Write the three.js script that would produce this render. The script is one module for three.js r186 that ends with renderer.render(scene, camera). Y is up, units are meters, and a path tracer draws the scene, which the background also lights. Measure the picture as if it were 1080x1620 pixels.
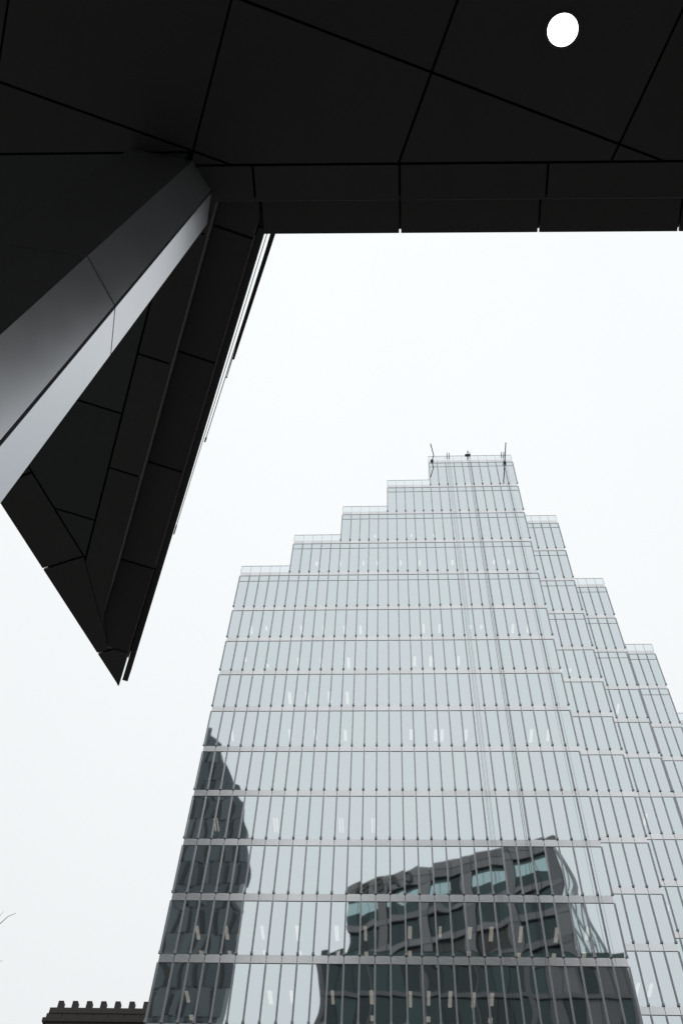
import * as THREE from 'three';
import { mergeGeometries } from 'three/addons/utils/BufferGeometryUtils.js';
import { FontLoader } from 'three/addons/loaders/FontLoader.js';
import { TextGeometry } from 'three/addons/geometries/TextGeometry.js';

// ------------------------------------------------------------------ camera, sky, sun, exposure
const EYE = 1.6;                                   // eye height; heights below are given above the eye and lifted by up()
const up = (h) => h + EYE;
const R = THREE.MathUtils.degToRad;
const scene = new THREE.Scene();
const camera = new THREE.PerspectiveCamera(54.29, 682 / 1024, 0.1, 2500);
camera.position.set(0, EYE, 0);
camera.rotation.set(R(58.5645), R(5.4394), R(3.9122), 'YXZ');
camera.updateMatrixWorld(true); camera.updateProjectionMatrix();

function rng(seed) { let a = seed >>> 0; return () => { a = (a + 0x6D2B79F5) >>> 0; let t = a; t = Math.imul(t ^ (t >>> 15), t | 1); t ^= t + Math.imul(t ^ (t >>> 7), t | 61); return ((t ^ (t >>> 14)) >>> 0) / 4294967296; }; }
function valueNoise(seed) {                         // tiling value noise, period n
  const r = rng(seed), g = new Float32Array(64 * 64).map(() => r());
  return (x, y, n) => {
    const xi = Math.floor(x), yi = Math.floor(y), fx = x - xi, fy = y - yi, u = fx * fx * (3 - 2 * fx), v = fy * fy * (3 - 2 * fy);
    const m = (k) => ((k % n) + n) % n, at = (i, j) => g[m(i) + 64 * m(j)];
    return (at(xi, yi) * (1 - u) + at(xi + 1, yi) * u) * (1 - v) + (at(xi, yi + 1) * (1 - u) + at(xi + 1, yi + 1) * u) * v;
  };
}
{ // an even overcast, a little brighter overhead, with faint cloud structure
  const w = 512, h = 256, d = new Float32Array(w * h * 4), n = valueNoise(11);
  for (let j = 0; j < h; j++) for (let i = 0; i < w; i++) {
    const el = ((j + 0.5) / h - 0.5) * Math.PI, s = Math.max(0, Math.sin(el));
    let c = 0; for (let o = 0, a = 0.5, f = 4; o < 4; o++, a *= 0.5, f *= 2) c += a * n(i / w * f * 2, j / h * f + o * 3, f * 2);
    const l = (0.75 + 0.255 * s) * (1 + 0.07 * (c - 0.47));
    d.set([l * 0.975, l, l * 1.015, 1], 4 * (i + w * j));
  }
  const t = new THREE.DataTexture(d, w, h, THREE.RGBAFormat, THREE.FloatType);
  t.mapping = THREE.EquirectangularReflectionMapping; t.magFilter = THREE.LinearFilter; t.needsUpdate = true;
  scene.background = t; scene.environment = t;
}
const sun = new THREE.DirectionalLight(0xfff6ea, 0.5);
sun.position.set(-110, 130, -60); sun.shadow.radius = 25; sun.castShadow = true;
Object.assign(sun.shadow.camera, { left: -90, right: 90, top: 120, bottom: -90, near: 1, far: 500 });
scene.add(sun, sun.target);
const renderer = new THREE.WebGLRenderer({ antialias: true });
renderer.setSize(682, 1024); renderer.shadowMap.enabled = true;
renderer.toneMapping = THREE.LinearToneMapping; renderer.toneMappingExposure = 1.0;

// ------------------------------------------------------------------ helpers
const taken = {};
function numbered(name) { const n = taken[name] = (taken[name] ?? -1) + 1; return n ? `${name}_${String(n).padStart(3, '0')}` : name; }
function thing(name, label, category, [x, y, z] = [0, 0, 0], group) {
  const o = new THREE.Group(); o.name = numbered(name); o.position.set(x, y, z);
  o.userData = { label, category }; if (group) o.userData.group = group;
  scene.add(o); return o;
}
function part(name, geometry, material, parent, p) {
  const m = new THREE.Mesh(geometry, material); m.name = name; if (p) m.position.set(...p);
  m.castShadow = m.receiveShadow = true; parent.add(m); return m;
}
function structure(name, geometry, material) { const m = part(name, geometry, material, scene); m.userData.kind = 'structure'; return m; }
const boxes = {};
function box(w, h, d) { const k = [w, h, d].map((v) => v.toFixed(4)).join(); return boxes[k] ??= new THREE.BoxGeometry(w, h, d); }
function at(geometry, x, y, z, ry = 0) { const g = geometry.clone(); if (ry) g.rotateY(ry); return g.translate(x, y, z); }
function bar(a, b, r0, r1 = r0, sides = 8) {        // a tapered round bar between two points
  const A = new THREE.Vector3(...a), B = new THREE.Vector3(...b), l = A.distanceTo(B);
  const g = new THREE.CylinderGeometry(r1, r0, l, sides, 1);
  g.translate(0, l / 2, 0).applyQuaternion(new THREE.Quaternion().setFromUnitVectors(new THREE.Vector3(0, 1, 0), B.clone().sub(A).normalize()));
  return g.translate(...a);
}
function prism(points, y0, y1, bevel = 0) {         // plan polygon [[x, z] ...] raised from y0 to y1
  let area = 0; points.forEach(([x, z], i) => { const [x2, z2] = points[(i + 1) % points.length]; area += x * -z2 - x2 * -z; });
  const pts = area < 0 ? [...points].reverse() : points;
  const s = new THREE.Shape(pts.map(([x, z]) => new THREE.Vector2(x, -z)));
  const g = new THREE.ExtrudeGeometry(s, { depth: y1 - y0 - 2 * bevel, bevelEnabled: bevel > 0, bevelSize: bevel, bevelThickness: bevel, bevelOffset: -bevel, bevelSegments: 1 });
  return g.rotateX(-Math.PI / 2).translate(0, y0 + bevel, 0);
}
function clip(poly, f) {                            // keep the side where f(x, z) >= 0, f linear
  const out = [];
  poly.forEach((p, i) => {
    const q = poly[(i + 1) % poly.length], a = f(...p), b = f(...q);
    if (a >= 0) out.push(p);
    if (a * b < 0) { const k = a / (a - b); out.push([p[0] + k * (q[0] - p[0]), p[1] + k * (q[1] - p[1])]); }
  });
  return out;
}
function areaOf(poly) { let a = 0; poly.forEach(([x, z], i) => { const [u, v] = poly[(i + 1) % poly.length]; a += x * v - u * z; }); return Math.abs(a) / 2; }
function texture(size, fn, srgb = false, rx = 1, ry = 1) {
  const d = new Uint8Array(size * size * 4);
  for (let j = 0; j < size; j++) for (let i = 0; i < size; i++) { const v = fn(i, j); d.set(Array.isArray(v) ? [...v, 255] : [v, v, v, 255], 4 * (i + size * j)); }
  const t = new THREE.DataTexture(d, size, size); t.wrapS = t.wrapT = THREE.RepeatWrapping; t.magFilter = THREE.LinearFilter; t.minFilter = THREE.LinearMipmapLinearFilter;
  t.repeat.set(rx, ry); if (srgb) t.colorSpace = THREE.SRGBColorSpace; t.needsUpdate = true; return t;
}
function mottled(seed, lo, hi, n0 = 6, grain = 0.25) {
  const n = valueNoise(seed), r = rng(seed + 1);
  return texture(256, (i, j) => {
    let c = 0; for (let o = 0, a = 0.5, f = n0; o < 3; o++, a *= 0.5, f *= 2) c += a * n(i / 256 * f, j / 256 * f, f);
    return Math.round(255 * (lo + (hi - lo) * Math.min(1, c / 0.9 * (1 - grain) + grain * r())));
  });
}
const rgb = (r, g = r, b = r) => new THREE.Color().setRGB(r, g, b);
const std = (o) => new THREE.MeshStandardMaterial(o);

// ------------------------------------------------------------------ materials
const grainMap = mottled(3, 0.82, 1.0), patchMap = mottled(5, 0.7, 1.0, 4, 0.4), roughPatch = mottled(7, 0.75, 1.0, 5, 0.1);
const M = {
  glass: [[0.808, 0.884, 0.908], [0.816, 0.891, 0.912], [0.809, 0.878, 0.907], [0.800, 0.883, 0.902], [0.818, 0.886, 0.914]].map((c) => std({ color: rgb(...c), metalness: 1, roughness: 0.02, transparent: true, opacity: 0.78 })),
  parapetGlass: std({ color: rgb(0.82, 0.87, 0.89), metalness: 1, roughness: 0.03, transparent: true, opacity: 0.96 }),
  spandrel: [0.74, 0.71, 0.77].map((c) => std({ color: rgb(c, c * 1.005, c * 1.015), metalness: 0.88, roughness: 0.27, roughnessMap: roughPatch })),
  fin: std({ color: rgb(0.46, 0.47, 0.49), metalness: 0.8, roughness: 0.4 }),
  bracket: std({ color: rgb(0.33, 0.34, 0.35), metalness: 0.75, roughness: 0.5 }),
  gasket: std({ color: rgb(0.1), roughness: 0.7 }),
  slab: std({ color: rgb(0.16, 0.17, 0.17), roughness: 0.9 }),
  interior: std({ color: rgb(0.09, 0.095, 0.095), roughness: 0.9 }),
  sideWall: std({ color: rgb(0.45, 0.48, 0.5), metalness: 0.6, roughness: 0.3 }),
  officeLight: std({ color: rgb(0.8), emissive: new THREE.Color(1.0, 0.92, 0.80), emissiveIntensity: 0.8 }),
  rope: std({ color: rgb(0.09), roughness: 0.8 }),
  black: std({ color: rgb(0.02), roughness: 0.5 }),
  soffit: [0.036, 0.033, 0.039].map((c) => std({ color: rgb(c, c * 1.02, c * 1.04), metalness: 0.1, roughness: 0.55, map: grainMap })),
  backing: std({ color: rgb(0.042), roughness: 0.85 }),
  riser: std({ color: rgb(0.07), metalness: 0.3, roughness: 0.45 }),
  lip: std({ color: rgb(0.09), metalness: 0.4, roughness: 0.4 }),
  recess: [0, 1].map((k) => std({ color: rgb(0.024 + 0.008 * k, 0.036 + 0.008 * k, 0.035 + 0.008 * k), metalness: 0.1, roughness: 0.35 })),
  cladding: std({ color: rgb(0.56, 0.58, 0.61), metalness: 0.85, roughness: 0.34, roughnessMap: grainMap }),
  lamp: std({ color: rgb(0.9), emissive: new THREE.Color(1, 0.98, 0.95), emissiveIntensity: 4 }),
  stone: std({ color: rgb(0.075, 0.066, 0.062), roughness: 0.9, map: patchMap }),
  stoneTrim: std({ color: rgb(0.06, 0.054, 0.052), roughness: 0.9, map: patchMap }),
  darkPane: std({ color: rgb(0.02, 0.026, 0.028), roughness: 0.08, metalness: 0 }),
  bark: std({ color: rgb(0.07, 0.06, 0.052), roughness: 0.95 }),
  ground: std({ color: rgb(0.22, 0.215, 0.205), roughness: 0.95, map: patchMap }),
  greyPanel: [0.15, 0.125, 0.17].map((c) => std({ color: rgb(c, c, c * 1.05), metalness: 0.2, roughness: 0.5 })),
  tealPane: [0, 1, 2].map((k) => std({ color: rgb(0.006 + 0.010 * k, 0.02 + 0.02 * k, 0.021 + 0.02 * k), roughness: 0.06, metalness: 0 })),
  brightPane: std({ color: rgb(0.40, 0.52, 0.52), roughness: 0.05, metalness: 1 }),
  darkPanel: [0.085, 0.07, 0.10].map((c) => std({ color: rgb(c, c * 1.2, c * 1.32), metalness: 0.3, roughness: 0.45 })),
  slot: std({ color: rgb(0.02, 0.023, 0.025), roughness: 0.6 }),
};

// ------------------------------------------------------------------ ground
{
  const g = new THREE.PlaneGeometry(1600, 1600); g.rotateX(-Math.PI / 2);
  for (let i = 0, uv = g.attributes.uv; i < uv.count; i++) uv.setXY(i, uv.getX(i) * 400, uv.getY(i) * 400);
  structure('ground', g, M.ground);
}

// ------------------------------------------------------------------ the stepped glass tower
const FACE = -52, SETBACK = 4.576, FLOOR = 4.217, TALL = 5.238, BAY = 0.8983, X0 = -13.82;
const level = (k) => (k <= 0 ? 69.2 + FLOOR * k : 69.2 + TALL * k);
const BAND = 0.52, GAP = 0.036, PARAPET = 1.55, FIN = 0.09;
const tower = thing('glass_tower', 'tall pale mirror glass office tower with stepped roofline and grey floor bands', 'building', [0, 0, FACE]);
{
  const r = rng(21);
  // a face is a run of bays; topOf gives the highest level (the one that carries the parapet) over each bay
  const faces = [{ x: X0, bay: BAY, n: 30, z: 0, topOf: (b) => (b < 20 ? 1 + Math.floor(b / 5) : 5) }];
  for (let i = 1; i <= 4; i++) faces.push({ x: X0 + 30 * BAY + 4.42 * (i - 1), bay: 0.884, n: 5, z: -SETBACK * i, topOf: () => 5 - i });
  const panes = [], spandrels = [], fins = [], brackets = [];
  const geos = {};
  function paneGeo(w, h, v) {                        // float glass is never flat: a shallow bow, a twist and a roller wave of about a millimetre
    const key = [w.toFixed(3), h.toFixed(3), v].join();
    if (geos[key]) return geos[key];
    const q = rng(900 + v * 17), nx = 4, ny = h > 2 ? 12 : 3, g = new THREE.PlaneGeometry(w, h, nx, ny), p = g.attributes.position;
    const bow = (q() - 0.5) * 0.0046, B = (0.3 + q()) * 0.0023, l1 = 2.4 + 3.2 * q(), p1 = 6.28 * q(), l2 = 2.2 + 2.4 * q(), p2 = 6.28 * q(), C = 0.00028 * (0.3 + q()), tw = (q() - 0.5) * 0.0022, up2 = (q() - 0.5) * 0.0014, E = (q() - 0.5) * 0.010, F = (q() - 0.5) * 0.0006;
    for (let i = 0; i < p.count; i++) {
      const x = p.getX(i), y = p.getY(i);
      p.setZ(i, bow * x * x + x * (B * Math.sin(6.283 * y / l1 + p1) + tw) + C * Math.sin(6.283 * y / l2 + p2) + up2 * y + (E * x + F) * (2 * y / h) ** 6);
    }
    g.computeVertexNormals(); return geos[key] = g;
  }
  const finProfile = (() => { const a = FIN / 2, b = 0.016, s = new THREE.Shape(); [[-a, 0], [a, 0], [a, 0.08], [b, 0.08], [b, 0.03], [-b, 0.03], [-b, 0.08], [-a, 0.08]].forEach(([x, y], i) => (i ? s.lineTo(x, y) : s.moveTo(x, y))); return s; })();
    function finUp(h) { // profile y becomes +z, extrusion becomes +y
    const key = 'finup' + h.toFixed(3); if (geos[key]) return geos[key];
    const g = new THREE.ExtrudeGeometry(finProfile, { depth: h, bevelEnabled: false });
    g.rotateX(-Math.PI / 2);                         // (x, y, z) -> (x, z, -y): profile depth points to -z
    g.rotateY(Math.PI);                              // turned to +z
    return geos[key] = g;
  }
  const bracketGeo = box(0.15, 0.16, 0.1);
  for (const f of faces) {
    const highest = Math.max(...Array.from({ length: f.n }, (_, b) => f.topOf(b)));
    for (let k = -16; k <= highest; k++) {
      const L = up(level(k)), z = f.z;
      let first = 0; while (f.topOf(first) < k) first++;   // the bays that reach this level
      const n = f.n - first, xl = f.x + first * f.bay, w = n * f.bay;
      part('gasket', box(w, GAP, 0.05), M.gasket, tower, [xl + w / 2, L - GAP / 2, z - 0.012]);
      for (let b = first; b < f.n; b++) {
        const x = f.x + (b + 0.5) * f.bay, top = f.topOf(b) === k;
        spandrels.push({ g: box(f.bay - 0.03, BAND, 0.1), m: M.spandrel[Math.floor(r() * 3)], p: [x, L + BAND / 2, z - 0.022] });
        if (top) {
          const h = PARAPET - BAND - 0.05;
          part('parapet_pane', paneGeo(f.bay - 0.05, h, Math.floor(r() * 6)), M.parapetGlass, tower, [x, L + BAND + h / 2, z + 0.02]);
        } else {
          const Lt = up(level(k + 1)) - GAP, h = Lt - L - BAND, split = k >= 0 ? 0.84 : 0;
          panes.push({ g: paneGeo(f.bay - 0.05, h - split, Math.floor(r() * 14)), m: M.glass[Math.floor(r() * 5)], p: [x, L + BAND + (h - split) / 2, z] });
          if (split) panes.push({ g: paneGeo(f.bay - 0.05, split - 0.07, Math.floor(r() * 6)), m: M.glass[Math.floor(r() * 5)], p: [x, Lt - (split - 0.07) / 2, z] });
        }
      }
      for (let b = first; b <= f.n; b++) {           // a fin on every bay line and its bracket just over the band
        const x = f.x + b * f.bay, own = Math.max(b < f.n ? f.topOf(b) : -99, b > 0 ? f.topOf(b - 1) : -99);
        if (own < k) continue;
        if (own === k) { fins.push({ g: box(0.03, PARAPET - BAND - 0.03, 0.05), m: M.fin, p: [x, L + BAND + (PARAPET - BAND) / 2, z + 0.03] }); continue; }
        const h = up(level(k + 1)) - GAP - L - BAND;
        fins.push({ g: finUp(h - 0.1), m: M.fin, p: [x, L + BAND + 0.1, z] });
        brackets.push(at(bracketGeo, x, L + BAND + 0.085, z + 0.05));
      }
      part('joint_strip', box(w, BAND, 0.03), M.gasket, tower, [xl + w / 2, L + BAND / 2, z - 0.075]);
      const cut = [...Array(f.n).keys()].filter((b) => f.topOf(b) > k && b >= first);
      if (k >= 0 && cut.length) part('transom', box(cut.length * f.bay, 0.04, 0.04), M.fin, tower, [f.x + (cut[0] + cut.length / 2) * f.bay, up(level(k + 1)) - GAP - 0.805, z + 0.003]);
      part('floor_slab', box(w - 0.1, 0.34, 10), M.slab, tower, [xl + w / 2, L + 0.26, z - 5.15]);
      // the step that ends at this level: its top rail and the flank above it
      const bt = [...Array(f.n).keys()].filter((b) => f.topOf(b) === k);
      if (bt.length) {
        const a = f.x + bt[0] * f.bay, ww = bt.length * f.bay;
        part('top_rail', box(ww + 0.04, 0.04, 0.05), M.bracket, tower, [a + ww / 2, L + PARAPET - 0.01, z + 0.01]);
        const down = bt[0] ? up(level(k - 1)) + BAND : 0;
        part('side_wall', box(0.08, L + PARAPET - down - 0.05, 9.9), M.sideWall, tower, [a + 0.045, (L + PARAPET - 0.05 + down) / 2, z - 5.1]);
      }
    }
    const xr = f.x + f.n * f.bay, topR = up(level(f.topOf(f.n - 1))) + PARAPET - 0.06;
    part('side_wall', box(0.08, topR, 9.9), M.sideWall, tower, [xr - 0.045, topR / 2, f.z - 5.1]);
    for (const bt of f.n === 30 ? [[0, 5], [5, 5], [10, 5], [15, 5], [20, 10]] : [[0, 5]]) {
      const h = up(level(f.topOf(bt[0])));
      part('core_wall', box(bt[1] * f.bay - 0.02, h, 0.3), M.interior, tower, [f.x + (bt[0] + bt[1] / 2) * f.bay, h / 2, f.z - 10.35]);
    }
  }
  // the 300 that show largest are parts, the rest one part
  const v = new THREE.Vector3();
  function place(list, name, rest) {
    for (const o of list) {
      v.set(o.p[0], o.p[1], o.p[2] + FACE); const d = v.distanceTo(camera.position); v.project(camera);
      o.g.computeBoundingBox(); const s = o.g.boundingBox;
      o.size = Math.abs(v.x) < 1.03 && Math.abs(v.y) < 1.05 && v.z < 1 ? (s.max.x - s.min.x) * (s.max.y - s.min.y) / d ** 2.7 : 0;
    }
    list.sort((a, b) => b.size - a.size);
    const left = new Map();
    list.forEach((o, i) => {
      if (i < 300) return part(name, o.g, o.m, tower, o.p);
      if (!left.has(o.m)) left.set(o.m, []);
      const g = at(o.g, ...o.p); left.get(o.m).push(g.index ? g.toNonIndexed() : g);
    });
    for (const [m, gs] of left) part(rest, mergeGeometries(gs), m, tower).userData.kind = 'stuff';
  }
  place(panes, 'pane', 'small_panes'); place(spandrels, 'spandrel_panel', 'small_spandrel_panels'); place(fins, 'mullion_fin', 'small_mullion_fins');
  part('fin_brackets', mergeGeometries(brackets), M.bracket, tower).userData.kind = 'stuff';
  // office lights on the ceilings near the glass: [level of the ceiling, setback, x, nearest and farthest depth behind the glass]
  const rows = [
    [0, 0, [[-12.4, 1.78, 2.62], [-11.04, 1.79, 2.21], [-7.94, 1.75, 2.58], [-6, 1.76, 2.6], [-4.17, 1.78, 2.62], [-2.79, 1.79, 2.7], [2.71, 1.7, 2.6], [4.08, 1.71, 2.62], [6.76, 1.81, 2.22], [7.69, 1.82, 2.23], [10.42, 1.77, 2.74], [11.73, 1.85, 2.68]]],
    [-1, 0, [[-12.39, 1.83, 2.24], [-10.56, 2.53, 2.87], [-7.92, 1.86, 2.75], [-6, 1.88, 2.83], [-3.72, 1.89, 2.99], [1.81, 1.8, 2.82], [3.15, 1.8, 2.89], [5.46, 1.82, 2.77]]],
    [-2, 0, [[-8.34, 1.88, 3.16], [-6.93, 1.88, 3.09], [-5.12, 1.89, 3.03], [-3.7, 1.9, 3.18]]],
    [-3, 0, [[-12.46, 1.95, 3.14], [-7.97, 1.96, 3.08], [-6.03, 1.96, 3.02], [-3.72, 2.03, 3.15], [1.32, 1.98, 3.03], [3.18, 1.99, 3.17], [3.68, 1.99, 3.17], [5.5, 1.99, 3.1], [10.44, 2, 3.31], [11.72, 2.01, 3.18]]],
    [-5, 0, [[-12.52, 2.29, 3.58], [-8.33, 2.28, 3.69], [-3.75, 2.26, 3.67], [-1.48, 2.25, 3.66]]],
    [-7, 0, [[-12.54, 2.54, 3.87], [-10.69, 2.52, 3.84], [-8.41, 2.49, 3.81], [-6.18, 2.46, 3.91], [-3.73, 2.43, 3.87], [-1.93, 2.47, 3.85], [0.84, 2.44, 3.62], [2.72, 2.42, 3.47], [4.56, 2.46, 3.57], [5.89, 2.44, 3.8], [7.71, 2.36, 3.9], [9.91, 2.45, 3.87], [11.79, 2.37, 3.6]]],
    [-8, 0, [[-12.5, 2.86, 3.93], [-7.53, 2.71, 4.03], [-6.25, 2.69, 3.94], [-3.81, 2.64, 3.95], [-1.51, 2.6, 3.91], [0.78, 2.62, 4.18], [1.85, 2.6, 3.97], [3.11, 2.58, 4.13], [4.48, 2.68, 4.1], [5.55, 2.72, 3.95]]],
    [2, 0, [-6.92, -4.77, -2.6, -1.29, 0.83, 2.59, 5.57, 9.38, 10.71].map((x) => [x * 1.045, 2.1, 2.6])],
    [3, 0, [[-1.64, 2.48, 2.75], [2.05, 2.46, 2.73], [4.27, 2.49, 2.76]]],
    [0, 1, [[14.9, 2.2, 2.5], [15.75, 2.2, 2.5]]], [-7, 1, [[15.49, 3.42, 4.77], [16.34, 3.47, 4.82]]],
    [0, 2, [[20.4, 1.8, 2.9]]], [-3, 2, [[20.1, 2.0, 3.3]]], [-5, 2, [[19.8, 2.2, 3.1]]],
  ];
  for (const [k, s, list] of rows) for (const [x, a, b] of list) {
    const y = up(level(k)) - 0.0, z = -SETBACK * s - (a + b) / 2;
    if (k === -5) for (const dx of [-0.1, 0.1]) part('ceiling_light', box(0.09, 0.05, b - a), M.officeLight, tower, [x + dx, y + 0.06, z]);
    else if (k <= -7 && Math.abs(x * 7.3) % 1 < 0.6) part('ceiling_light', box(0.24, 0.05, 0.5), M.officeLight, tower, [x, y + 0.06, z - 2.1]);
    if (k !== -5) part('ceiling_light', box(b - a < 0.5 ? 0.2 : 0.17 + 0.09 * (Math.abs(x * 3.7 + k) % 1), 0.05, b - a), M.officeLight, tower, [x, y + 0.06, z]);
  }
}
// two outrigger poles, a box and window-washing ropes on the highest step
{
  const zf = FACE + 0.12;
  const a = thing('outrigger_pole', 'kinked black pole at the left corner of the tower\'s highest step', 'pole', [4.51, up(95.78), zf], 'poles on the highest step');
  part('arm', mergeGeometries([bar([0, 0, 0], [0.17, 0, 0.62], 0.05), bar([0.17, 0, 0.62], [-0.18, 0, 2.05], 0.05)]), M.black, a);
  part('wall_plate', box(0.3, 0.3, 0.1), M.black, a, [0, 0, 0]);
  const b = thing('outrigger_pole', 'straight black pole near the right corner of the tower\'s highest step', 'pole', [12.27, up(95.1), zf], 'poles on the highest step');
  part('arm', bar([0, 0, 0], [0, 0, 2.4], 0.055), M.black, b);
  part('wall_plate', box(0.3, 0.3, 0.1), M.black, b, [0, 0, 0]);
  const c = thing('roof_winch', 'small black winch box on the top rail of the tower\'s highest step', 'winch', [8.45, up(level(5)) + PARAPET + 0.03, FACE]);
  part('housing', box(0.6, 0.13, 0.3), M.black, c, [0, 0.065, 0]); part('hook_arm', box(0.1, 0.06, 0.45), M.black, c, [0, 0.06, 0.35]);
  const where = [[6.2, 'leftmost pair'], [6.42, 'leftmost pair'], [8.42, 'pair below the winch'], [8.66, 'pair below the winch'], [12.1, 'pair below the right pole'], [12.35, 'pair below the right pole']];
  where.forEach(([x, which], i) => {
    const t = thing('suspension_rope', `thin dark rope down the tower face, ${i % 2 ? 'right' : 'left'} one of the ${which}`, 'rope', [x, 0, FACE + 0.34], 'ropes hanging down the tower face');
    const y1 = up(level(5)) + PARAPET + (which.includes('winch') ? 0.06 : 0.03), rr = i === 2 ? 0.015 : 0.008;
    part('line', bar([0, 20, 0], [0, y1, 0], rr, rr, 6), M.rope, t);
    part('top_clamp', box(0.07, 0.06, 0.44), M.black, t, [0, y1, -0.16]);
    part('bottom_weight', new THREE.CylinderGeometry(0.06, 0.06, 0.3, 10), M.black, t, [0, 20, 0]);
  });
}

// ------------------------------------------------------------------ the canopy overhead and its pointed wing
const SOFFIT = up(7.0), RAISED = up(7.27), ROOF0 = up(7.36), ROOF1 = up(7.52);
const S = (x, z) => 0.933 * x - 0.36 * z, T = (x, z) => -0.36 * x - 0.933 * z, ZB = (x, z) => z + 0.0201 * x, ND = (x, z) => 0.9455 * x + 0.3256 * z, ED = (x, z) => 0.3256 * x - 0.9455 * z;
const MITRE = (x, z) => (x + 2.622) * 1.448 + (z + 4.682) * 0.079;           // > 0 to the right of the mitre
const JOINT = 0.014;
const canopy = thing('entrance_canopy', 'black panelled canopy soffit overhead with a pointed wing at the left', 'canopy', [0, 0, 0]);
{
  const r = rng(5), big = [[-30, -30], [30, -30], [30, 30], [-30, 30]], g = JOINT / 2;
  const cell = (fns) => fns.reduce((p, f) => (p.length ? clip(p, f) : p), big);
  const between = (f, a, b, pad = g) => [(x, z) => f(x, z) - a - pad, (x, z) => b - pad - f(x, z)];
  function panel(name, poly, y, mats) {
    if (poly.length < 3 || areaOf(poly) < 0.002) return;
    const m = part(name, prism(poly, y, y + 0.035, 0.003), mats[Math.floor(r() * mats.length)], canopy);
    const uv = m.geometry.attributes.uv; void uv;
    return m;
  }
  for (let k = -4; k <= 3; k++) for (let m = -4; m <= 1; m++) {
    const s0 = 0.617 + 1.337 * k, t0 = 0.774 + 0.99 * m, edge = k <= -2 ? -1.42 : -1.507;
    panel('soffit_panel', cell([...between(S, s0, s0 + 1.337), ...between(T, t0, t0 + 0.99), (x, z) => ZB(x, z) - edge - g, (x, z) => 3.8 - z, (x) => x + 7, (x) => 3.6 - x]), SOFFIT, M.soffit);
  }
  for (let k = -2; k <= 2; k++) {
    const x0 = 0.088 + 0.998 * k;
    panel('border_panel', cell([...between((x) => x, x0, x0 + 0.998), ...between(ZB, -1.751, -1.507, 0), (x, z) => -1.507 - g - ZB(x, z), (x, z) => S(x, z) + 0.745 - g]), SOFFIT, M.soffit);
    if (k >= -1) panel('border_panel', cell([...between((x) => x, x0 + 0.004, x0 + 1.002), ...between(ZB, -2.054, -1.70, 0)]), RAISED, M.soffit);
  }
  const joints = [1.24, 2.284, 3.328, 4.372, 5.418, 7.2];
  for (let i = 0; i < 5; i++) {
    if (i < 4) panel('wing_panel', cell([...between(S, -0.745, -0.476, 0), (x, z) => S(x, z) + 0.745 - g, ...between(T, joints[i], i === 3 ? 7 : joints[i + 1]), (x, z) => -1.751 - ZB(x, z), (x, z) => MITRE(x, z) - 0.003]), SOFFIT, M.soffit);
    const flat = panel('wing_panel', cell([...between(S, -0.474, -0.172, 0), ...between(T, joints[i], i === 4 ? 6.21 : joints[i + 1]), (x) => -0.917 + 0.004 - g - x, (x, z) => -1.70 - ZB(x, z), (x, z) => MITRE(x, z) + 0.2, (x, z) => ND(x, z) + 4.56]), RAISED, M.soffit);
    if (i === 4) {                                   // the last raised panel ramps down to the tip
      const p = flat.geometry.attributes.position;
      for (let v = 0; v < p.count; v++) p.setY(v, p.getY(v) - (RAISED - SOFFIT - 0.002) * Math.max(0, Math.min(1, (T(p.getX(v), p.getZ(v)) - joints[4]) / (6.21 - joints[4]))));
      flat.geometry.computeVertexNormals();
    }
  }
  const E1 = 4.55, T1 = 6.205;
  const dj = [-0.79, 0.08, 0.95, 1.82, 2.69, 3.56, E1];
  for (let i = 0; i < 6; i++) panel('wing_panel', cell([...between(ND, -4.40, -4.0, 0), (x, z) => -4.0 - g - ND(x, z), ...between(ED, dj[i], dj[i + 1], g * 1.2), (x, z) => -MITRE(x, z) - 0.003]), SOFFIT, M.soffit);
  panel('wing_tip', cell([(x, z) => ND(x, z) + 4.40, (x, z) => -0.168 - S(x, z), (x, z) => ED(x, z) - E1 - g * 1.2, (x, z) => T(x, z) - T1 - g]), SOFFIT, M.soffit);
  part('mitre_riser', prism(cell([...between(MITRE, -0.035, 0.001, 0), (x, z) => S(x, z) + 0.475, (x, z) => -0.18 - S(x, z), (x, z) => -4.9 - z]), SOFFIT + 0.036, RAISED - 0.003), M.backing, canopy);
  for (let i = -1; i < 4; i++) panel('recess_panel', cell([(x, z) => -0.745 - g - S(x, z), (x, z) => ND(x, z) + 4.0 - g, (x, z) => -1.42 - g - ZB(x, z), ...between(T, 1.777 + 1.045 * (i - 0), 1.777 + 1.045 * (i + 1))]), SOFFIT + 0.004, M.recess);
  // roof slab behind the panels, the risers at the steps in height and the thin edge trim
  part('roof_slab', prism(cell([(x, z) => ZB(x, z) + 2.049, (x, z) => 3.8 - z, (x) => x + 7, (x) => 3.6 - x]), ROOF0, ROOF1), M.backing, canopy);
  part('roof_slab', prism(cell([(x, z) => -2.042 - ZB(x, z), (x, z) => -0.165 - S(x, z), (x, z) => ND(x, z) + 4.37, (x) => x + 7]), ROOF0, ROOF1), M.backing, canopy);
  part('riser', prism(cell([...between(S, -0.499, -0.475, 0), (x, z) => -1.76 - ZB(x, z), (x, z) => MITRE(x, z) - 0.003]), SOFFIT + 0.002, ROOF0, 0.004), M.riser, canopy);
  part('riser', prism(cell([...between(ZB, -1.751, -1.728, 0), (x, z) => S(x, z) + 0.5, (x) => 3.0 - x]), SOFFIT + 0.036, ROOF0), M.riser, canopy);
  part('edge_lip', prism(cell([...between(S, -0.176, -0.164, 0), (x, z) => -2.06 - ZB(x, z), (x, z) => 5.4 - T(x, z)]), RAISED - 0.006, RAISED + 0.09), M.lip, canopy);
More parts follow.
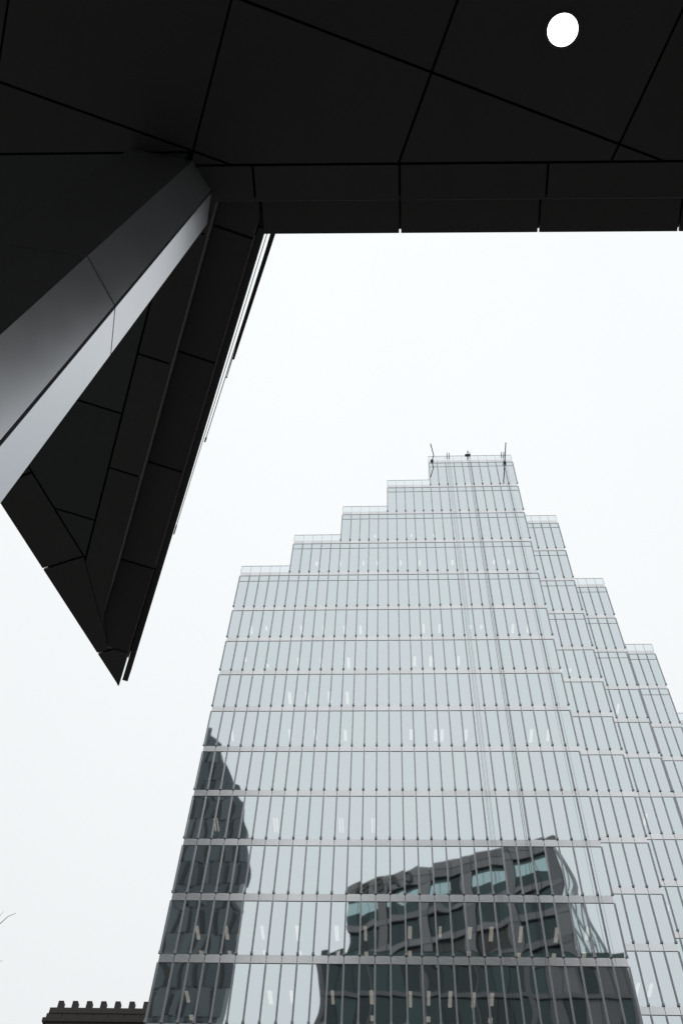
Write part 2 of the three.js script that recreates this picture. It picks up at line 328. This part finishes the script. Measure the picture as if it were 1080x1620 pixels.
  part('edge_trim', prism(cell([...between(S, -0.162, -0.108, 0), (x, z) => -2.03 - ZB(x, z), (x, z) => 6.86 - T(x, z)]), RAISED + 0.07, ROOF1), M.soffit[1], canopy);
  part('edge_upstand', prism(cell([...between(ND, -4.37, -4.33, 0), (x, z) => -2.5 - z, (x, z) => -0.2 - S(x, z)]), SOFFIT + 0.036, ROOF0), M.riser, canopy);
}
{ // round downlight set into the soffit
  const x = 1.117, z = -0.724, t = thing('downlight', 'round lit downlight glowing white in the black soffit', 'light', [x, SOFFIT, z]);
  const ring = new THREE.LatheGeometry([[0.096, 0.0], [0.096, -0.008], [0.108, -0.008], [0.112, 0.0]].map(([a, b]) => new THREE.Vector2(a, b)), 40);
  part('trim_ring', ring, M.riser, t); part('diffuser', new THREE.CylinderGeometry(0.0965, 0.0965, 0.012, 40), M.lamp, t, [0, -0.001, 0]);
  const l = new THREE.SpotLight(0xfff8f0, 8, 0, R(34), 0.6, 2); l.position.set(x, SOFFIT - 0.02, z); l.target.position.set(x, 0, z); l.castShadow = true; l.shadow.radius = 4;
  scene.add(l, l.target);
}
{ // faceted leaning column under the canopy, clad in satin metal
  const c = thing('canopy_column', 'leaning faceted column clad in satin grey metal, holding the canopy', 'column', [-1.5, 0, -1.05]);
  const plan = [[-1.726, -1.357], [-1.314, -1.448], [-1.205, -1.653], [-1.26, -1.877], [-1.672, -1.786], [-1.781, -1.581]];
  const cen = [-1.493, -1.617];
  const pt = (i, h, inset = 0) => { let [x, z] = plan[(i + 6) % 6]; const k = inset / 0.28, d = h - 7; if ((i + 6) % 6 === 1) { x -= 0.0082 * d; z -= 0.0076 * d; }   // the front edge twists slightly
    return [x + (cen[0] - x) * k - 0.0009 * d + 1.5, up(h), z + (cen[1] - z) * k - 0.063 * d + 1.05]; };
  const along = (i, u, h, inset) => { const a = pt(i, h, inset), b = pt(i + 1, h, inset); return a.map((v, j) => v + (b[j] - v) * u); };
  function plate(i, h0, h1, ua, ub) {               // a thin cladding sheet, cut into strips so that the twist shades smoothly
    const N = 8, P = [], UV = [], I = [], rowAt = (k, inset) => { const h = h0 + (h1 - h0) * k / N; return [along(i, ua, h, inset), along(i, ub, h, inset)]; };
    for (const [inset, flip] of [[0, 0], [0.03, 1]]) {
      const o = P.length / 3;
      for (let k = 0; k <= N; k++) { const [a, b] = rowAt(k, inset); P.push(...a, ...b); UV.push(0, (h1 - h0) * k / N, 0.3, (h1 - h0) * k / N); }
      for (let k = 0; k < N; k++) { const a = o + 2 * k; if (flip) I.push(a, a + 3, a + 1, a, a + 2, a + 3); else I.push(a, a + 1, a + 3, a, a + 3, a + 2); }
    }
    const side = (a, b, c, d) => { const o = P.length / 3; P.push(...a, ...b, ...c, ...d); UV.push(0, 0, 0.03, 0, 0.03, 1, 0, 1); I.push(o, o + 1, o + 2, o, o + 2, o + 3); };
    const f0 = rowAt(0, 0), f1 = rowAt(N, 0), b0 = rowAt(0, 0.03), b1 = rowAt(N, 0.03);
    side(b0[0], f0[0], f1[0], b1[0]); side(f0[1], b0[1], b1[1], f1[1]); side(b0[0], b0[1], f0[1], f0[0]); side(f1[0], f1[1], b1[1], b1[0]);
    const g = new THREE.BufferGeometry(); g.setAttribute('position', new THREE.Float32BufferAttribute(P, 3)); g.setAttribute('uv', new THREE.Float32BufferAttribute(UV, 2)); g.setIndex(I); g.computeVertexNormals(); return g;
  }
  const tiers = [[-1.6, 1.2], [1.218, 4.19], [4.208, 6.998]];
  for (let i = 0; i < 6; i++) for (const [h0, h1] of tiers) part('cladding_panel', plate(i, h0, h1, i === 2 || i === 5 ? 0.05 : 0.0, i === 1 || i === 4 ? 0.97 : 1), M.cladding, c);
  const core = [], idx = []; for (let i = 0; i < 6; i++) { core.push(...pt(i, -1.6, 0.034), ...pt(i, 7.2, 0.034)); const a = 2 * i, b = 2 * ((i + 1) % 6); idx.push(a, b, b + 1, a, b + 1, a + 1); }
  const cg = new THREE.BufferGeometry(); cg.setAttribute('position', new THREE.Float32BufferAttribute(core, 3)); cg.setIndex(idx); cg.computeVertexNormals();
  part('core', cg.toNonIndexed(), M.backing, c); c.children.at(-1).geometry.computeVertexNormals();
}
{ // sunshade: a tapering blade and thin rods running out from the canopy roof beside the wing
  const h = up(8.0), t = thing('roof_sunshade', 'narrow black blade with thin rods running out beside the canopy wing', 'sunshade', [-0.6, ROOF1, -1.3]);
  const off = (p) => [p[0] + 0.6, p[1] - ROOF1, p[2] + 1.3];
  const ex = (a, b, k) => [b[0] + (b[0] - a[0]) * k, b[1] + (b[1] - a[1]) * k];
  const A = [-0.943, -2.248], B = [-0.902, -2.249], C = [-1.331, -3.316], D = [-1.351, -3.316];
  const blade = prism([ex(D, A, 0.9), ex(C, B, 0.9), C, D], h, h + 0.04); blade.translate(0.6, -ROOF1, 1.3); part('blade', blade, M.black, t);
  for (const [p, q, r] of [[[-0.97, -2.247], [-2.084, -5.107], 0.0035], [[-1.16, -2.811], [-1.677, -4.117], 0.004], [[-1.354, -3.326], [-1.418, -3.492], 0.004]]) {
    const s = ex(q, p, p[1] > -2.5 ? 0.35 : p[1] > -3 ? 1.0 : 6.5);
    part('rod', bar(off([s[0], h + 0.02, s[1]]), off([q[0], h + 0.02, q[1]]), r, r, 6), M.black, t);
    part('rod_tip', bar(off([q[0], h + 0.02, q[1]]), off(((e) => [e[0], h + 0.02, e[1]])(ex(p, q, -0.035))), r * 1.9, r * 1.9, 6), M.black, t);
  }
  part('foot', box(0.9, h - ROOF1 + 0.02, 0.08), M.black, t, [0.02, (h - ROOF1) / 2, -0.02]);
}

// ------------------------------------------------------------------ the far dark building at the lower left
{
  const b = thing('crenellated_building', 'dark brown masonry building with a row of short posts along its roof', 'building', [-44.61, 0, -120]);
  const w = 34, top = up(75.26), n = rng(8);
  part('wall', box(w, top - 1.95, 24), M.stone, b, [w / 2 - 0.02, (top - 1.95) / 2, -12]);
  part('ledge', box(w + 1.0, 0.5, 24.6), M.stoneTrim, b, [w / 2 - 0.02, top - 1.7, -12.05]);
  for (let i = 0; i < 17; i++) part('frieze_panel', box(1.98, 0.72, 0.5), M.stone, b, [0.75 + i * 2.03, top - 1.07, -0.3]);
  part('frieze_back', box(w - 0.3, 1.4, 23), M.stoneTrim, b, [w / 2, top - 0.8, -12.1]);
  part('parapet', box(w, 0.72, 24), M.stone, b, [w / 2, top - 0.36, -11.95]);
  for (let i = 0; i < 17; i++) part('roof_post', box(0.66, 0.95, 0.9), M.stoneTrim, b, [1.2 + i * 1.855, top + 0.475, -0.42 - 0.02 * n()]);
  for (let k = 0; k < 5; k++) for (let i = 0; i < 8; i++) {
    const win = part('window', box(1.7, 2.3, 0.12), M.darkPane, b, [2.2 + i * 4.1, top - 6 - k * 4.2, 0.02]);
    part('sill', box(2.0, 0.2, 0.3), M.stoneTrim, win, [0, -1.25, 0.05]);
  }
}

// ------------------------------------------------------------------ the office tower over the canopy, mirrored in the glass
const font = await new FontLoader().loadAsync('fonts/droid/droid_sans_bold.typeface.json');
{
  const r = rng(31), ang = R(20.6), block = thing('office_block', 'grey and teal glass office block mirrored in the middle of the tower face', 'building', [21.5, 0, 5]);
  // upper block: local u runs left along its front (0 at the near corner), depth runs back
  const es = [Math.cos(ang), -Math.sin(ang)], back = [Math.sin(ang), Math.cos(ang)];
  const P = (u, y, d) => [-es[0] * u + back[0] * d, y, -es[1] * u + back[1] * d];
  const put = (name, w, h, dep, m, u, y, d, parent = block) => { const o = part(name, box(w, h, dep), m, parent, P(u, y, d)); o.rotation.y = ang; return o; };
  const roof = up(94.1), base = up(74.3), L = 30.26, depth = 27;
  put('upper_wall', L - 0.3, roof - base - 0.1, depth - 0.3, M.darkPanel[1], L / 2, (roof + base) / 2 - 0.05, depth / 2 + 0.4);
  const heights = [[roof - 2.6, roof], [roof - 8.0, roof - 7.0], [roof - 12.2, roof - 11.2], [roof - 16.4, roof - 15.4]];
  const nb = 5, bw = L / nb;
  heights.forEach(([y0, y1], k) => { const courses = k ? 1 : 2, ch = (y1 - y0) / courses; for (let c = 0; c < courses; c++) for (let i = 0; i < nb * 2; i++) put('spandrel_panel', bw / 2 - 0.09, ch - 0.09, 0.4, M.greyPanel[Math.floor(r() * 3)], (i + 0.5) * bw / 2, y0 + ch * (c + 0.5), 0.2); });
  for (let k = 0; k < 4; k++) {
    const y1 = heights[k][0], y0 = k < 3 ? heights[k + 1][1] : base;
    for (let i = 0; i < nb; i++) {
      put('pier', 1.5, y1 - y0, 0.36, M.greyPanel[Math.floor(r() * 3)], i * bw + 0.75, (y0 + y1) / 2, 0.21);
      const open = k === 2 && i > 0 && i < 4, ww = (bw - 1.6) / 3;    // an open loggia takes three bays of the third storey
      for (let j = 0; j < 3; j++) {
        const u = i * bw + 1.55 + ww * (j + 0.5);
        if (k === 0 && !(i === 2 && j === 0)) put('pane', ww - 0.06, (y1 - y0) * 0.42, 0.06, M.brightPane, u, y1 - 0.75 - (y1 - y0) * 0.21, 0.3);
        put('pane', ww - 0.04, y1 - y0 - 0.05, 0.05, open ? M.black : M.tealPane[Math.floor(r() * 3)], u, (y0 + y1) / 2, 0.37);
      }
    }
  }
  { // flank that runs back from the near corner
    const nf = 7, fw = depth / nf;
    const side = (name, w, h, t, m, d, y, o) => { const q = part(name, box(t, h, w), m, block, P(-o, y, d)); q.rotation.y = ang; };
    for (let k = 0; k < 4; k++) for (let i = 0; i < nf; i++) {
      const y0 = k < 3 ? heights[k + 1][1] : base, y1 = heights[k][0];
      side('spandrel_panel', fw - 0.06, heights[k][1] - heights[k][0] - 0.03, 0.14, M.greyPanel[Math.floor(r() * 3)], (i + 0.5) * fw + 0.2, (heights[k][0] + heights[k][1]) / 2, 0.05);
      side('pane', fw - 0.14, y1 - y0, 0.2, M.brightPane, (i + 0.5) * fw + 0.2, (y0 + y1) / 2, 0.0);
      side('pier', 0.14, y1 - y0, 0.22, M.greyPanel[1], i * fw + 0.2, (y0 + y1) / 2, 0.05);
    }
  }
  // dark letters on the parapet near its far end; read backwards in the mirror
  const txt = ['C', 'A', 'B', 'S'];
  txt.forEach((ch, i) => {
    const g = new TextGeometry(ch, { font, size: 1.95, depth: 0.16, curveSegments: 6 }); g.center();
    const o = part('sign_letter', g, M.black, block, P(L - 9.3 + i * 2.3, roof - 1.3, -0.09)); o.rotation.y = ang + Math.PI;
  });
  // lower block, square to the street
  const bx0 = -9 - 21.5, bx1 = 27.3 - 21.5, f0 = 4 - 5, W = bx1 - bx0, cx = (bx0 + bx1) / 2;
  part('lower_wall', box(W - 0.2, base - 0.1, 33), M.greyPanel[1], block, [cx, (base - 0.1) / 2, f0 + 16.8]);
  const n2 = 18, w2 = W / n2;
  for (let k = 0; k < 6; k++) {
    const y1 = base - k * 4.25, y0 = y1 - 4.25;
    part('floor_band', box(W, 0.55, 0.4), M.greyPanel[k % 3], block, [cx, y1 - 0.28, f0]);
    for (let i = 0; i < n2; i++) part('pane', box(w2 - 0.07, 3.66, 0.12), i > 12 && (i + k) % 3 ? M.greyPanel[Math.floor(r() * 3)] : M.tealPane[Math.floor(r() * 3)], block, [bx0 + (i + 0.5) * w2, y0 + 1.84, f0 + 0.06]);
    for (let i = 0; i <= n2; i += 3) part('pier', box(i % 6 ? 0.16 : 0.6, 3.66, 0.3), M.greyPanel[1], block, [bx0 + Math.min(W - 0.3, Math.max(0.3, i * w2)), y0 + 1.84, f0 - 0.02]);
  }
  for (let i = 0; i < n2; i++) part('railing_pane', box(w2 - 0.06, 1.0, 0.03), M.tealPane[2], block, [bx0 + (i + 0.5) * w2, base + 0.55, f0 + 0.1]);
  part('handrail', box(W, 0.08, 0.1), M.black, block, [cx, base + 1.1, f0 + 0.1]);
}
{ // dark tower with slot windows, mirrored at the left edge of the glass tower
  const t = thing('slotted_tower', 'dark slotted tower with jagged crown mirrored at the left edge of the glass', 'building', [-36, 0, 20]);
  const r = rng(77), prof = [[-14, 0], [12.7, 0], [12.7, 108], [10.8, 114.2], [10.4, 117], [9.5, 117.6], [6.4, 123.7], [6.0, 127], [3.2, 129.4], [0, 135], [-14, 135]].map(([x, y]) => new THREE.Vector2(x, y ? up(y) : 0));
  const g = new THREE.ExtrudeGeometry(new THREE.Shape(prof), { depth: 6, bevelEnabled: false }); part('wall', g, M.darkPanel[0], t, [0, 0, 0.3]);
  const topAt = (x) => { for (let i = 2; i < prof.length - 1; i++) { const a = prof[i], b = prof[i + 1]; if (x <= a.x && x >= b.x) return b.x === a.x ? a.y : a.y + (b.y - a.y) * (a.x - x) / (a.x - b.x); } return prof[2].y; };
  for (let k = 0; k < 17; k++) for (let i = 0; i < 13; i++) {
    const y = up(62 + 4.15 * k), x = -13 + 2.04 * i + (k % 2) * 0.9 + (r() - 0.5) * 0.5;
    if (x > 12.3 || y + 3 > topAt(x + 0.5)) continue;
    part('cladding_panel', box(1.46, 4.08, 0.16), M.darkPanel[Math.floor(r() * 3)], t, [x + 1.02, y + 0.3, 0.23]);
    if (r() < 0.85) part('window', box(0.5, 3.0 + r() * 1.0, 0.24), M.slot, t, [x, y, 0.2]);
  }
}

// ------------------------------------------------------------------ bare street tree just outside the left edge
{
  const t = thing('bare_tree', 'bare winter tree whose fine twigs reach in at the left edge', 'tree', [-6.4, 0, -8.6]);
  const r = rng(404), gs = [], twigs = [], balls = [];
  function limb(a, b, r0, r1, list, seg = 4, wob = 0.08) {
    let p = a; const pts = [a];
    for (let i = 1; i <= seg; i++) {
      const k = i / seg, q = a.map((v, j) => v + (b[j] - v) * k + (i < seg ? (r() - 0.5) * wob : 0));
      list.push(bar(p, q, r0 + (r1 - r0) * (k - 1 / seg), r0 + (r1 - r0) * k, list === twigs ? 5 : 8)); p = q; pts.push(q);
    }
    return pts;
  }
  part('trunk', mergeGeometries((limb([0, 0, 0], [0.1, 3.4, 0.05], 0.16, 0.11, gs, 5, 0.06), gs)), M.bark, t);
  const crown = [];
  const tips = [[2.66, 7.3, 0.6], [2.7, 7.0, 0.6], [2.64, 6.75, 0.62], [2.78, 6.25, 0.6], [2.84, 6.15, 0.65], [2.62, 6.55, 0.55]];
  for (let i = 0; i < 9; i++) tips.push([Math.cos(i * 0.7 + 1.2) * 2.2 - 0.5, 5.6 + r() * 3, Math.sin(i * 0.7 + 1.2) * 2.2]);
  for (const q of tips) {
    const m = [q[0] * 0.5, 3.2 + (q[1] - 3.2) * 0.6, q[2] * 0.5], pts = [...limb([0.05, 2.6 + r() * 0.8, 0], m, 0.05, 0.022, crown, 4, 0.14), ...limb(m, q, 0.016, 0.0018, twigs, 6, 0.1)];
    for (let j = 4; j < pts.length; j++) for (let s = 0; s < (q[0] > 2.5 ? 6 : 3); s++) {
      const p = pts[j], e = [p[0] + (r() - 0.35) * 0.5 * (q[0] > 0 ? 0.6 : 1.4), p[1] + (r() - 0.1) * 0.45, p[2] + (r() - 0.5) * 0.6];
      if (q[0] > 2.5 && e[0] > 2.78) e[0] = 2.78 - r() * 0.08;
      const pp = limb(p, e, 0.0046, 0.0018, twigs, 3, 0.06);
      if (r() < 0.5) limb(pp[2], pp[2].map((v) => v + (r() - 0.4) * 0.18), 0.002, 0.001, twigs, 2, 0.03);
    }
  }
  balls.push([2.72, 6.42, 0.58], [2.66, 7.12, 0.6], [1.2, 6.8, 0.4]);
  part('branches', mergeGeometries(crown), M.bark, t); part('twigs', mergeGeometries(twigs), M.bark, t).userData.kind = 'stuff';
  for (const p of balls) { limb([p[0] - 0.05, p[1] + 0.12, p[2]], p, 0.003, 0.002, [], 1); part('seed_ball', new THREE.IcosahedronGeometry(0.016, 1), M.bark, t, p); }
}

renderer.render(scene, camera);
